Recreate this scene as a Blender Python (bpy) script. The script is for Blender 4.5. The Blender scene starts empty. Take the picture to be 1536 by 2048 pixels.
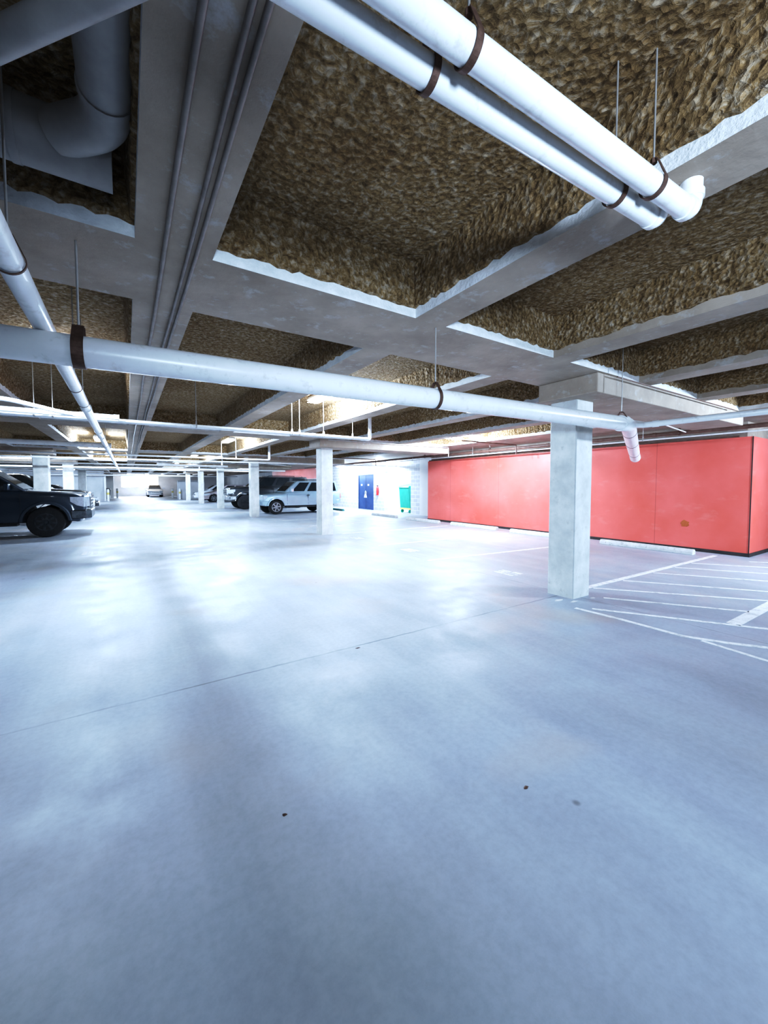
import bpy, bmesh, math, random
from mathutils import Vector, Matrix
random.seed(4)
C = bpy.context.scene.collection
PI = math.pi
# ------------------------------------------------------------------ materials
def new_mat(name):
    m = bpy.data.materials.new(name); m.use_nodes = True
    nt = m.node_tree; nt.nodes.clear()
    out = nt.nodes.new('ShaderNodeOutputMaterial'); b = nt.nodes.new('ShaderNodeBsdfPrincipled')
    nt.links.new(b.outputs[0], out.inputs[0])
    return m, nt, b
def N(nt, t, **kw):
    n = nt.nodes.new(t)
    for k, v in kw.items():
        if k in n.inputs: n.inputs[k].default_value = v
        else: setattr(n, k, v)
    return n
def ramp(nt, src, stops):
    r = nt.nodes.new('ShaderNodeValToRGB')
    while len(r.color_ramp.elements) < len(stops): r.color_ramp.elements.new(0.5)
    for e, (p, c) in zip(r.color_ramp.elements, stops):
        e.position = p; e.color = (c[0], c[1], c[2], 1)
    nt.links.new(src, r.inputs[0]); return r.outputs[0]
def coords(nt, scale=(1, 1, 1)):
    tc = nt.nodes.new('ShaderNodeTexCoord'); mp = nt.nodes.new('ShaderNodeMapping')
    mp.inputs['Scale'].default_value = scale
    nt.links.new(tc.outputs['Object'], mp.inputs[0]); return mp.outputs[0]
def noise(nt, vec, scale, detail=4, rough=0.6, dist=0.0):
    n = N(nt, 'ShaderNodeTexNoise'); n.inputs['Scale'].default_value = scale
    n.inputs['Detail'].default_value = detail; n.inputs['Roughness'].default_value = rough
    n.inputs['Distortion'].default_value = dist
    nt.links.new(vec, n.inputs['Vector']); return n.outputs['Fac']
def mix(nt, fac, a, b, mode='MIX'):
    n = nt.nodes.new('ShaderNodeMix'); n.data_type = 'RGBA'; n.blend_type = mode
    for v, i in ((fac, 0), (a, 6), (b, 7)):
        if hasattr(v, 'is_linked') or hasattr(v, 'links'): nt.links.new(v, n.inputs[i])
        elif i == 0: n.inputs[0].default_value = v
        else: n.inputs[i].default_value = (*v, 1)
    return n.outputs[2]
def bump(nt, b, h, strength, dist=0.01):
    n = nt.nodes.new('ShaderNodeBump'); n.inputs['Strength'].default_value = strength
    n.inputs['Distance'].default_value = dist
    nt.links.new(h, n.inputs['Height']); nt.links.new(n.outputs[0], b.inputs['Normal'])
def mottled(name, a, b_, scale=3, rough=0.7, metal=0.0, bmp=0.15, bs=40, bd=0.004, spots=None, coat=0):
    m, nt, b = new_mat(name); v = coords(nt)
    col = ramp(nt, noise(nt, v, scale, 6), [(0.3, a), (0.7, b_)])
    if spots:
        col = mix(nt, ramp(nt, noise(nt, v, scale * 3.1, 5, 0.7), [(0.56, (0, 0, 0)), (0.7, (1, 1, 1))]), col, spots)
    nt.links.new(col, b.inputs['Base Color'])
    b.inputs['Roughness'].default_value = rough; b.inputs['Metallic'].default_value = metal
    if coat: b.inputs['Coat Weight'].default_value = coat; b.inputs['Coat Roughness'].default_value = 0.05
    if bmp: bump(nt, b, noise(nt, v, bs, 3), bmp, bd)
    return m
def emit(name, col, s):
    m, nt, b = new_mat(name); b.inputs['Base Color'].default_value = (*col, 1)
    b.inputs['Emission Color'].default_value = (*col, 1); b.inputs['Emission Strength'].default_value = s
    return m

M = {}
M['beam'] = mottled('beam_concrete', (0.33, 0.265, 0.21), (0.47, 0.39, 0.32), 2.2, 0.75, 0, 0.5, 25, 0.006, spots=(0.48, 0.45, 0.43))
M['strip'] = mottled('bare_concrete_edge', (0.66, 0.66, 0.66), (0.86, 0.86, 0.86), 9, 0.7, 0, 0.6, 45, 0.01)
M['column'] = mottled('column_concrete', (0.50, 0.50, 0.48), (0.72, 0.72, 0.70), 3.0, 0.7, 0, 0.5, 22, 0.006, spots=(0.52, 0.51, 0.48))
M['plaster'] = mottled('plaster_paint', (0.45, 0.46, 0.48), (0.62, 0.62, 0.64), 0.7, 0.8, 0, 0.3, 30)
M['white_paint'] = mottled('white_paint', (0.78, 0.79, 0.80), (0.88, 0.88, 0.88), 1.2, 0.7)
M['pipe'] = mottled('white_pipe', (0.80, 0.80, 0.81), (0.90, 0.90, 0.90), 4, 0.3, 0.0, 0.12, 60, 0.002, spots=(0.70, 0.68, 0.66))
M['duct'] = mottled('duct_grey', (0.30, 0.28, 0.27), (0.42, 0.40, 0.38), 5, 0.5, 0, 0.2, 30)
M['conduit'] = mottled('conduit_metal', (0.45, 0.42, 0.40), (0.6, 0.58, 0.56), 9, 0.4, 0.6)
M['conduit_shaded'] = mottled('shaded_conduit', (0.20, 0.17, 0.15), (0.30, 0.26, 0.24), 9, 0.5, 0.3)  # darker copy of the conduit metal, shade of the dim corner in its colour
M['rust'] = mottled('rusty_strap', (0.10, 0.055, 0.04), (0.20, 0.12, 0.09), 30, 0.6, 0.5, 0.3, 90)
M['brown_pipe'] = mottled('brown_sprinkler_pipe', (0.13, 0.07, 0.05), (0.22, 0.13, 0.10), 8, 0.5)
M['line'] = None
M['black'] = mottled('black_plastic', (0.012, 0.014, 0.016), (0.025, 0.027, 0.03), 20, 0.5)
M['tyre'] = mottled('tyre_rubber', (0.012, 0.013, 0.015), (0.03, 0.03, 0.032), 30, 0.8, 0, 0.5, 120)
M['rim'] = mottled('alloy_rim', (0.16, 0.17, 0.18), (0.35, 0.36, 0.38), 12, 0.3, 0.9)
M['rim_dark'] = mottled('dark_alloy_rim', (0.05, 0.055, 0.06), (0.13, 0.14, 0.15), 12, 0.3, 0.9)
M['chrome'] = mottled('chrome', (0.7, 0.72, 0.75), (0.8, 0.82, 0.85), 6, 0.12, 1.0)
M['glass'] = mottled('car_glass', (0.01, 0.014, 0.018), (0.02, 0.026, 0.03), 3, 0.06, 0.0, 0)
M['lamp_glass'] = mottled('headlamp_glass', (0.55, 0.6, 0.66), (0.8, 0.84, 0.9), 22, 0.08, 0.3, 0)
M['tail'] = mottled('tail_lamp_red', (0.4, 0.02, 0.02), (0.5, 0.04, 0.03), 12, 0.15)
M['navy'] = mottled('navy_car_paint', (0.022, 0.038, 0.060), (0.030, 0.048, 0.072), 2, 0.3, 0.35, 0, coat=1)
M['navy_satin'] = mottled('navy_satin_trim', (0.03, 0.045, 0.065), (0.04, 0.06, 0.085), 2, 0.6)
M['silver_blue'] = mottled('silver_blue_car_paint', (0.30, 0.40, 0.46), (0.36, 0.46, 0.52), 2, 0.35, 0.3, 0, coat=1)
M['black_paint'] = mottled('black_car_paint', (0.012, 0.016, 0.02), (0.02, 0.024, 0.03), 2, 0.3, 0.2, 0, coat=1)
M['mauve'] = mottled('taupe_car_paint', (0.30, 0.26, 0.28), (0.36, 0.32, 0.33), 2, 0.35, 0.3, 0, coat=1)
M['pale_paint'] = mottled('pale_car_paint', (0.5, 0.52, 0.56), (0.6, 0.62, 0.66), 2, 0.35, 0.2, 0, coat=1)
M['door_blue'] = mottled('blue_door_paint', (0.035, 0.07, 0.19), (0.06, 0.11, 0.26), 3, 0.5)
M['green'] = mottled('green_bin_paint', (0.02, 0.36, 0.27), (0.04, 0.46, 0.34), 3, 0.5)
M['yellow'] = mottled('yellow_paint', (0.6, 0.5, 0.12), (0.75, 0.65, 0.25), 5, 0.6)
M['ext_red'] = mottled('extinguisher_red', (0.5, 0.03, 0.03), (0.6, 0.05, 0.05), 5, 0.3)
M['stop'] = mottled('wheel_stop_concrete', (0.55, 0.55, 0.55), (0.78, 0.78, 0.78), 6, 0.8, 0, 0.4, 50, 0.004, spots=(0.35, 0.34, 0.33))
M['stop_green'] = mottled('green_wheel_stop', (0.03, 0.14, 0.13), (0.06, 0.22, 0.2), 6, 0.8)
M['base_dark'] = mottled('dark_base_strip', (0.035, 0.03, 0.028), (0.07, 0.055, 0.05), 6, 0.7)
M['tube'] = emit('fluorescent_tube', (0.86, 0.92, 1.0), 30)
M['tube_far'] = emit('fluorescent_tube_far', (0.86, 0.92, 1.0), 14)
M['daylight'] = emit('daylight_opening', (0.86, 0.90, 1.0), 16)

def floor_mat():
    m, nt, b = new_mat('floor_concrete'); v = coords(nt)
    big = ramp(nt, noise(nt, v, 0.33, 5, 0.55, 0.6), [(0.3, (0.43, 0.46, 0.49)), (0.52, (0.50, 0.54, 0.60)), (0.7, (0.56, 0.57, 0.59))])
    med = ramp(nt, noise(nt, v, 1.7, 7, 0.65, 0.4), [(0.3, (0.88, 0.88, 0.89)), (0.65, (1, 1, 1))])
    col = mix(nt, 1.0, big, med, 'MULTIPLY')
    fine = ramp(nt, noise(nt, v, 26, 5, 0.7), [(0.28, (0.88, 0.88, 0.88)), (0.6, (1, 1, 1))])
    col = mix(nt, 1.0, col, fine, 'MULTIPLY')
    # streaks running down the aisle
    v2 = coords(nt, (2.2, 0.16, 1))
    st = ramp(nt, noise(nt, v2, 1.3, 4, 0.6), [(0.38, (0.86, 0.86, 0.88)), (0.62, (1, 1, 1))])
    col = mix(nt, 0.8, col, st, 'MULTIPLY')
    # warm stains
    wm = ramp(nt, noise(nt, v, 0.55, 3, 0.5, 0.2), [(0.56, (0, 0, 0)), (0.72, (1, 1, 1))])
    wf = nt.nodes.new('ShaderNodeMath'); wf.operation = 'MULTIPLY'; wf.inputs[1].default_value = 0.5
    nt.links.new(wm, wf.inputs[0])
    col = mix(nt, wf.outputs[0], col, (0.54, 0.44, 0.36))
    # small dark spots
    vo = N(nt, 'ShaderNodeTexVoronoi'); vo.inputs['Scale'].default_value = 1.1; nt.links.new(v, vo.inputs['Vector'])
    sp = ramp(nt, vo.outputs['Distance'], [(0.018, (0.45, 0.42, 0.40)), (0.03, (1, 1, 1))])
    col = mix(nt, 0.8, col, sp, 'MULTIPLY')
    # saw-cut joints every 7.95 m along y and wandering slightly
    sx = nt.nodes.new('ShaderNodeSeparateXYZ'); nt.links.new(v, sx.inputs[0])
    def mth(op, a, b_=None):
        n = nt.nodes.new('ShaderNodeMath'); n.operation = op
        for i, q in enumerate((a, b_)):
            if q is None: continue
            if isinstance(q, (int, float)): n.inputs[i].default_value = q
            else: nt.links.new(q, n.inputs[i])
        return n.outputs[0]
    wob = mth('MULTIPLY', mth('SUBTRACT', noise(nt, v, 3.0, 3), 0.5), 0.04)
    def joint(src, off, period, w):
        a = mth('ADD', mth('SUBTRACT', src, off), wob)
        a = mth('ABSOLUTE', mth('SUBTRACT', mth('FRACT', mth('ADD', mth('DIVIDE', a, period), 0.5)), 0.5))
        return ramp(nt, mth('MULTIPLY', a, period), [(w * .4, (0, 0, 0)), (w, (1, 1, 1))])
    j1 = joint(sx.outputs[1], 3.2, 7.95, 0.012); j2 = joint(sx.outputs[0], 5.05, 8.0, 0.010)
    brk = ramp(nt, noise(nt, v, 1.2, 4), [(0.40, (0.25, 0.25, 0.25)), (0.6, (0.8, 0.8, 0.8))])
    jj = mix(nt, 1.0, j1, j2, 'MULTIPLY')
    jd = mix(nt, brk, jj, (1, 1, 1))
    jd2 = mix(nt, 0.65, (1, 1, 1), jd)
    col = mix(nt, 1.0, col, jd2, 'MULTIPLY')
    nt.links.new(col, b.inputs['Base Color'])
    r = ramp(nt, noise(nt, v, 2.0, 4), [(0.3, (0.42, 0.42, 0.42)), (0.7, (0.62, 0.62, 0.62))])
    nt.links.new(r, b.inputs['Roughness'])
    bump(nt, b, noise(nt, v, 18, 6, 0.7), 0.12, 0.004)
    return m
M['floor'] = floor_mat()
def foam_mat():
    m, nt, b = new_mat('sprayed_insulation'); v = coords(nt)
    n1 = noise(nt, v, 23, 6, 0.72, 0.6)
    vo = N(nt, 'ShaderNodeTexVoronoi'); vo.inputs['Scale'].default_value = 30; nt.links.new(v, vo.inputs['Vector'])
    ad = nt.nodes.new('ShaderNodeMath'); ad.operation = 'ADD'
    nt.links.new(n1, ad.inputs[0]); nt.links.new(vo.outputs['Distance'], ad.inputs[1])
    col = ramp(nt, n1, [(0.34, (0.17, 0.10, 0.045)), (0.5, (0.40, 0.265, 0.125)), (0.66, (0.68, 0.57, 0.45))])  # whitish tips over dark hollows: grazing light put into the foam colour
    blotch = ramp(nt, noise(nt, v, 0.9, 4), [(0.3, (0.7, 0.62, 0.52)), (0.7, (1, 1, 1))])
    col = mix(nt, 1.0, col, blotch, 'MULTIPLY')
    nt.links.new(col, b.inputs['Base Color']); b.inputs['Roughness'].default_value = 0.95
    bump(nt, b, ad.outputs[0], 1.0, 0.038)
    return m
M['foam'] = foam_mat()
def red_mat():
    m, nt, b = new_mat('red_wall_paint'); v = coords(nt)
    col = ramp(nt, noise(nt, v, 0.9, 4, 0.5), [(0.3, (0.72, 0.14, 0.10)), (0.7, (0.86, 0.21, 0.18))])
    sc = ramp(nt, noise(nt, coords(nt, (1, 1, 2.4)), 1.6, 5, 0.6), [(0.58, (0, 0, 0)), (0.72, (1, 1, 1))])
    f = nt.nodes.new('ShaderNodeMath'); f.operation = 'MULTIPLY'; f.inputs[1].default_value = 0.3; nt.links.new(sc, f.inputs[0])
    col = mix(nt, f.outputs[0], col, (0.85, 0.34, 0.3))
    # panel seams every 2.44 m
    tc = nt.nodes.new('ShaderNodeTexCoord'); s = nt.nodes.new('ShaderNodeSeparateXYZ'); nt.links.new(tc.outputs['Object'], s.inputs[0])
    a = nt.nodes.new('ShaderNodeMath'); a.operation = 'PINGPONG'; a.inputs[1].default_value = 1.22
    o = nt.nodes.new('ShaderNodeMath'); o.operation = 'ADD'; o.inputs[1].default_value = 0.35
    nt.links.new(s.outputs[1], o.inputs[0]); nt.links.new(o.outputs[0], a.inputs[0])
    se = ramp(nt, a.outputs[0], [(0.004, (0.78, 0.72, 0.72)), (0.012, (1, 1, 1))])
    col = mix(nt, 1.0, col, se, 'MULTIPLY')
    nt.links.new(col, b.inputs['Base Color']); b.inputs['Roughness'].default_value = 0.42
    bump(nt, b, noise(nt, v, 20, 3), 0.08, 0.004); return m
M['red'] = red_mat()
def cmu_mat():
    m, nt, b = new_mat('painted_block'); tc = nt.nodes.new('ShaderNodeTexCoord')
    s = nt.nodes.new('ShaderNodeSeparateXYZ'); nt.links.new(tc.outputs['Object'], s.inputs[0])
    ad = nt.nodes.new('ShaderNodeMath'); ad.operation = 'ADD'; nt.links.new(s.outputs[0], ad.inputs[0]); nt.links.new(s.outputs[1], ad.inputs[1])
    c = nt.nodes.new('ShaderNodeCombineXYZ'); nt.links.new(ad.outputs[0], c.inputs[0]); nt.links.new(s.outputs[2], c.inputs[1])
    br = nt.nodes.new('ShaderNodeTexBrick'); nt.links.new(c.outputs[0], br.inputs['Vector'])
    br.inputs['Color1'].default_value = (0.62, 0.63, 0.66, 1); br.inputs['Color2'].default_value = (0.52, 0.53, 0.57, 1)
    br.inputs['Mortar'].default_value = (0.82, 0.82, 0.84, 1); br.inputs['Scale'].default_value = 1
    br.inputs['Brick Width'].default_value = 0.4; br.inputs['Row Height'].default_value = 0.2; br.inputs['Mortar Size'].default_value = 0.014
    nt.links.new(br.outputs[0], b.inputs['Base Color']); b.inputs['Roughness'].default_value = 0.8
    bump(nt, b, br.outputs['Fac'], 0.4, 0.01); return m
M['cmu'] = cmu_mat()
def line_mat():
    m, nt, b = new_mat('worn_line_paint'); v = coords(nt)
    f = ramp(nt, noise(nt, v, 9, 6, 0.75), [(0.36, (0.56, 0.56, 0.58)), (0.52, (0.86, 0.87, 0.88))])
    nt.links.new(f, b.inputs['Base Color']); b.inputs['Roughness'].default_value = 0.6; return m
M['line'] = line_mat()

# ------------------------------------------------------------------ mesh helpers
class MB:
    def __init__(s): s.bm = bmesh.new()
    def box(s, x0, x1, y0, y1, z0, z1, mi=0):
        vs = [s.bm.verts.new(p) for p in ((x0,y0,z0),(x1,y0,z0),(x1,y1,z0),(x0,y1,z0),(x0,y0,z1),(x1,y0,z1),(x1,y1,z1),(x0,y1,z1))]
        for f in ((3,2,1,0),(4,5,6,7),(0,1,5,4),(1,2,6,5),(2,3,7,6),(3,0,4,7)):
            s.bm.faces.new([vs[i] for i in f]).material_index = mi
        return s
    def prism(s, pts, axis, a, b, mi=0):
        """extrude a 2D polygon along an axis ('x': pts are (y,z), 'y': (x,z), 'z': (x,y))"""
        def P(p, t): return {'x': (t, p[0], p[1]), 'y': (p[0], t, p[1]), 'z': (p[0], p[1], t)}[axis]
        A = [s.bm.verts.new(P(p, a)) for p in pts]; B = [s.bm.verts.new(P(p, b)) for p in pts]
        n = len(pts)
        fs = [s.bm.faces.new(A), s.bm.faces.new(B[::-1])]
        for i in range(n): fs.append(s.bm.faces.new([A[i], B[i], B[(i+1) % n], A[(i+1) % n]]))
        for f in fs: f.material_index = mi
        return s
    def tube(s, path, r, n=16, mi=0, caps=True, radii=None):
        path = [Vector(p) for p in path]
        path = [p for i, p in enumerate(path) if i == 0 or (p - path[i-1]).length > 1e-6]
        rings = []; up = None
        for i, p in enumerate(path):
            if i == 0: t = path[1] - p
            elif i == len(path)-1: t = p - path[i-1]
            else: t = (path[i+1]-p).normalized() + (p-path[i-1]).normalized()
            t.normalize()
            if up is None:
                up = Vector((0, 0, 1)) if abs(t.z) < 0.9 else Vector((1, 0, 0))
            up = (up - t * up.dot(t)).normalized(); sd = t.cross(up)
            rr = radii[i] if radii else r
            rings.append([s.bm.verts.new(p + (up*math.cos(2*PI*k/n) + sd*math.sin(2*PI*k/n))*rr) for k in range(n)])
        for a, b in zip(rings, rings[1:]):
            for k in range(n): s.bm.faces.new([a[k], b[k], b[(k+1) % n], a[(k+1) % n]]).material_index = mi
        if caps:
            s.bm.faces.new(rings[0]).material_index = mi; s.bm.faces.new(rings[-1][::-1]).material_index = mi
        return s
    def ring(s, p, d, r_in, r_out, w, n=20, mi=0):
        d = Vector(d).normalized(); p = Vector(p)
        return s.tube([p - d*w/2, p + d*w/2], r_out, n, mi)
    def disc(s, c, rx, ry, n=10, jitter=0.25):
        vs = [s.bm.verts.new((c[0]+rx*math.cos(2*PI*k/n)*(1+random.uniform(-jitter, jitter)), c[1]+ry*math.sin(2*PI*k/n)*(1+random.uniform(-jitter, jitter)), c[2])) for k in range(n)]
        s.bm.faces.new(vs); return s
    def build(s, name, mat, parent=None, smooth=None, bevel=0, kind=None):
        bmesh.ops.recalc_face_normals(s.bm, faces=s.bm.faces)
        me = bpy.data.meshes.new(name); s.bm.to_mesh(me); s.bm.free()
        for m in (mat if isinstance(mat, (list, tuple)) else [mat]): me.materials.append(m)
        if smooth is not None:
            me.polygons.foreach_set('use_smooth', [True]*len(me.polygons))
            me.set_sharp_from_angle(angle=math.radians(smooth))
        o = bpy.data.objects.new(name, me); C.objects.link(o)
        if parent: o.parent = parent
        if bevel:
            b = o.modifiers.new('bevel', 'BEVEL'); b.width = bevel; b.segments = 2; b.limit_method = 'ANGLE'; b.angle_limit = math.radians(40)
        if kind: o['kind'] = kind
        return o
def tag(o, label, cat, group=None, kind=None):
    o['label'] = label; o['category'] = cat
    if group: o['group'] = group
    if kind: o['kind'] = kind
    return o
def thing(name, loc, label, cat, group=None, rz=0):
    o = bpy.data.objects.new(name, None); C.objects.link(o); o.location = loc; o.rotation_euler.z = rz
    o.empty_display_size = 0.1
    return tag(o, label, cat, group)
def struct(mb, name, mat, **kw): return mb.build(name, mat, kind='structure', **kw)
def arc(p0, p1, p2, r, n=8):
    """points of a rounded corner at p1 between p0 and p2"""
    p0, p1, p2 = Vector(p0), Vector(p1), Vector(p2)
    a = (p0-p1).normalized(); b = (p2-p1).normalized()
    return [((1-t)**2*(p1+a*r) + 2*(1-t)*t*p1 + t*t*(p1+b*r)) for t in [k/n for k in range(n+1)]]
def rounded(path, r, n=8):
    out = [Vector(path[0])]
    for i in range(1, len(path)-1): out += arc(path[i-1], path[i], path[i+1], r, n)
    out.append(Vector(path[-1])); return out

# ------------------------------------------------------------------ grid of the garage
Y0, SP = 2.98, 8.0           # front face of the first column, bay spacing
ZB, ZR = 2.83, 3.22          # joist soffit, pan roof
XL, XE, YN, YE = -8.3, 12.4, -6.0, 62.0
coly = [Y0 + 0.18 + SP*k for k in range(-1, 8)]
# floor
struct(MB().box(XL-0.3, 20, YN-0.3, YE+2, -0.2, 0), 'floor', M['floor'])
# ceiling: slab, joists along the aisle, girders across on the column lines
ceil = struct(MB().box(XL-0.3, 20, YN-0.3, YE+2, ZR, ZR+0.15), 'ceiling', M['foam'])
joists = [(-8.3+0.0, -7.2)] + [(x, x+0.32) for x in (-7.2+1.5-0.1, -5.39, -3.57, -1.75)] + [(0.07, 0.46), (1.97, 2.29), (3.78, 4.08), (5.60, 5.92), (7.42, 7.74)]
def rough_bar(x0, x1, y0, y1, along, seed):
    """concrete lower strip plus sprayed sides with an irregular lower edge"""
    rnd = random.Random(seed); mb = MB()
    mb.box(x0, x1, y0, y1, ZB, ZR-0.005, 0)
    mb.bm.faces.ensure_lookup_table()
    for i in (2, 3, 4, 5): mb.bm.faces[i].material_index = 2
    # insulation skins on both flanks with ragged lower edge
    L0, L1 = (y0, y1) if along == 'y' else (x0, x1)
    for side in (0, 1):
        near = L0 < 12
        n = max(2, int((L1-L0)/(0.05 if near else 0.5)))
        prev = None
        for k in range(n+1):
            t = L0 + (L1-L0)*k/n
            zl = ZB + 0.072 + (rnd.uniform(-0.012, 0.014) if near else 0)
            off = 0.018 + (rnd.uniform(-0.006, 0.008) if near else 0)
            if along == 'y':
                w = x0 if side == 0 else x1; sg = -1 if side == 0 else 1
                pts = [(w, t, zl), (w+sg*off, t, zl+0.008), (w+sg*(off+0.03), t, ZR)]
            else:
                w = y0 if side == 0 else y1; sg = -1 if side == 0 else 1
                pts = [(t, w, zl), (t, w+sg*off, zl+0.008), (t, w+sg*(off+0.03), ZR)]
            cur = [mb.bm.verts.new(p) for p in pts]
            if prev:
                for i in range(2):
                    mb.bm.faces.new([prev[i], cur[i], cur[i+1], prev[i+1]]).material_index = 1
            prev = cur
    return mb
sd = 0
gird = [(c-0.18-0.40, c-0.18+0.44) for c in coly]
for k, (a, b) in enumerate(gird):
    if a > YE: continue
    sd += 1
    rough_bar(XL, 20 if k < 2 else XE, a, b, 'x', sd).build('girder', [M['beam'], M['foam'], M['strip']], ceil)
spans = [(YN-0.2, gird[0][0])] + [(gird[k][1], gird[k+1][0]) for k in range(len(gird)-1)]
for (a, b) in spans:
    if a > YE: continue
    for (x0, x1) in joists:
        sd += 1
        rough_bar(x0, x1, a, min(b, YE), 'y', sd).build('joist', [M['beam'], M['foam'], M['beam'] if x0 > 3.5 and a < 3 else M['strip']], ceil)
    # perimeter slab strip beside the right-hand wall
    sd += 1
    rough_bar(9.24, 12.4 if a > 3 else 10.9, a, min(b, YE), 'y', sd).build('joist', [M['beam'], M['foam'], M['strip']], ceil)

# walls
wr = struct(MB().box(10.81, 20, 2.77, 13.25, 0.0, 2.50), 'wall_right', M['red'])
M['stain'] = mottled('brown_stain', (0.42, 0.10, 0.02), (0.55, 0.16, 0.05), 9, 0.6)
sb = MB(); sv = [sb.bm.verts.new((10.806, 3.91+0.085*math.cos(a*PI/7)*(1+0.2*math.sin(a*3.3)), 0.61+0.075*math.sin(a*PI/7)*(1+0.2*math.cos(a*2.1)))) for a in range(14)]
sb.bm.faces.new(sv); sb.build('stain', M['stain'], wr)
struct(MB().box(10.795, 20, 2.755, 13.25, 0.0, 0.075), 'baseboard_right', M['base_dark'])
struct(MB().box(10.95, 20, 2.9, 13.2, 2.50, ZB), 'trim_1', M['beam'])
struct(MB().box(10.803, 10.818, 2.763, 2.778, 0.075, 2.50), 'trim_2', M['base_dark'])
cm = MB()
cm.box(12.4, 12.7, 15.6, 16.6, 0, ZB); cm.box(12.4, 12.7, 16.6, 19.15, 2.25, ZB); cm.box(12.4, 12.7, 19.15, 20.32, 0, ZB)
cm.box(12.4, 12.7, 20.32, 22.15, 2.13, ZB); cm.box(12.4, 12.7, 22.15, 27.0, 0, ZB)
struct(cm, 'wall_far_right', M['cmu'])
struct(MB().box(12.2, 12.7, 13.26, 15.6, 0, ZB), 'wall_pilaster', M['white_paint'])
struct(MB().box(14.1, 14.3, 15.4, 20.3, 0, ZB).box(12.71, 14.1, 19.2, 19.3, 0, ZB).box(12.71, 14.1, 15.4, 15.5, 0, ZB), 'wall_alcove', M['white_paint'])
struct(MB().box(12.4, 12.7, 27.0, 40, 0, 2.0, 0).box(12.4, 12.7, 27.0, 40, 2.0, ZB, 1), 'wall_rear_right', [M['cmu'], M['red']])
struct(MB().box(12.4, 12.7, 40, YE, 0, ZB), 'wall_end_right', M['plaster'])
struct(MB().box(XL-0.25, XL, YN, YE, 0, ZR), 'wall_left', M['plaster'])
eb = MB()
eb.box(XL, -0.55, YE, YE+0.3, 0, ZR); eb.box(3.6, XE, YE, YE+0.3, 0, ZR); eb.box(-0.55, 3.6, YE, YE+0.3, 0, 1.22); eb.box(-0.55, 3.6, YE, YE+0.3, 2.62, ZR)
struct(eb, 'wall_back', M['plaster'])
struct(MB().box(-0.55, 3.6, YE+0.1, YE+0.16, 1.22, 2.62), 'window_1', M['daylight'])
struct(MB().box(XL, -1.75, 45.3, 45.6, 0, ZB), 'wall_cross_left', M['plaster'])
struct(MB().box(XL, -1.25, 55.4, 55.7, 0, ZB), 'wall_cross_rear', M['white_paint'])
struct(MB().box(4.55, 7.2, 47.5, 47.8, 0, 2.0), 'wall_cross_right', M['plaster'])
struct(MB().box(-1.75, -1.62, 45.2, 45.7, 0, 2.5), 'trim_3', M['white_paint'])
struct(MB().box(XL, 20, YN-0.3, YN, 0, ZR), 'wall_front', M['plaster'])
struct(MB().box(19.8, 20, YN, 2.8, 0, ZR), 'wall_side', M['plaster'])

# ------------------------------------------------------------------ columns and drop beams
def column(x0, y0, label, w=0.38, h=2.6):
    mb = MB()
    n = 14; rnd = random.Random(int(x0*10+y0*7))
    pts = [(0.012, 0), (w-0.012, 0), (w, 0.012), (w, w-0.012), (w-0.012, w), (0.012, w), (0, w-0.012), (0, 0.012)]
    rings = []
    for k in range(n+1):
        j = rnd.uniform(-0.002, 0.002)
        rings.append([mb.bm.verts.new((p[0]+j, p[1]+j*.5, h*k/n)) for p in pts])
    for a, b in zip(rings, rings[1:]):
        for i in range(8): mb.bm.faces.new([a[i], a[(i+1) % 8], b[(i+1) % 8], b[i]])
    mb.bm.faces.new(rings[0][::-1]); mb.bm.faces.new(rings[-1])
    o = mb.build('concrete_column', M['column']); o.location = (x0, y0, 0)
    tag(o, label, 'column', 'square concrete columns carrying the ceiling beams'); return o
rl = ['large square concrete column in front of the red wall', 'square concrete column left of the white wheel stops and blue door',
      'square concrete column between the dark truck and the silver blue SUV', 'narrow concrete column covering the middle of the taupe car',
      'narrow concrete column just left of the taupe car', 'distant thin concrete column beyond the taupe car', 'farthest small column on the right side of the aisle']
for k in range(0, 6):
    column(4.88, Y0 + SP*k, rl[k])
ll = [None, None, 'widest left-hand concrete column rising behind the navy pickup hood', 'second left-hand column beyond the navy pickup', 'third and narrowest left-hand column beyond the navy pickup']
for k in range(2, 5):
    column(-2.82, Y0 + SP*k - 0.1, ll[k], 0.44)
def drop_beam(x0, x1, yc, label):
    mb = MB(); mb.prism([(x0, 2.6), (x1, 2.6), (x1, ZB), (x0, ZB)], 'y', yc-0.39, yc+0.41)
    o = mb.build('drop_beam', M['beam'], bevel=0.012)
    tag(o, label, 'beam', 'shallow concrete drop beams over the columns'); return o
bl = ['wide pale concrete drop beam on top of the column before the red wall', 'pale concrete drop beam on the column left of the blue door', 'concrete drop beam on the column beside the silver blue SUV',
      'far concrete drop beam above the taupe car', 'distant drop beam beyond the taupe car', 'farthest drop beam at the right of the aisle']
for k in range(6): drop_beam(4.68, 9.6, Y0+0.02+SP*k, bl[k])
bl2 = ['grey drop beam above the navy pickup cab', 'grey drop beam on the widest left-hand column', 'grey drop beam on the second left-hand column', 'grey drop beam on the narrowest left-hand column']
for k in range(1, 5): drop_beam(-8.0, -2.2, Y0+0.02+SP*k, bl2[k-1])

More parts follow.
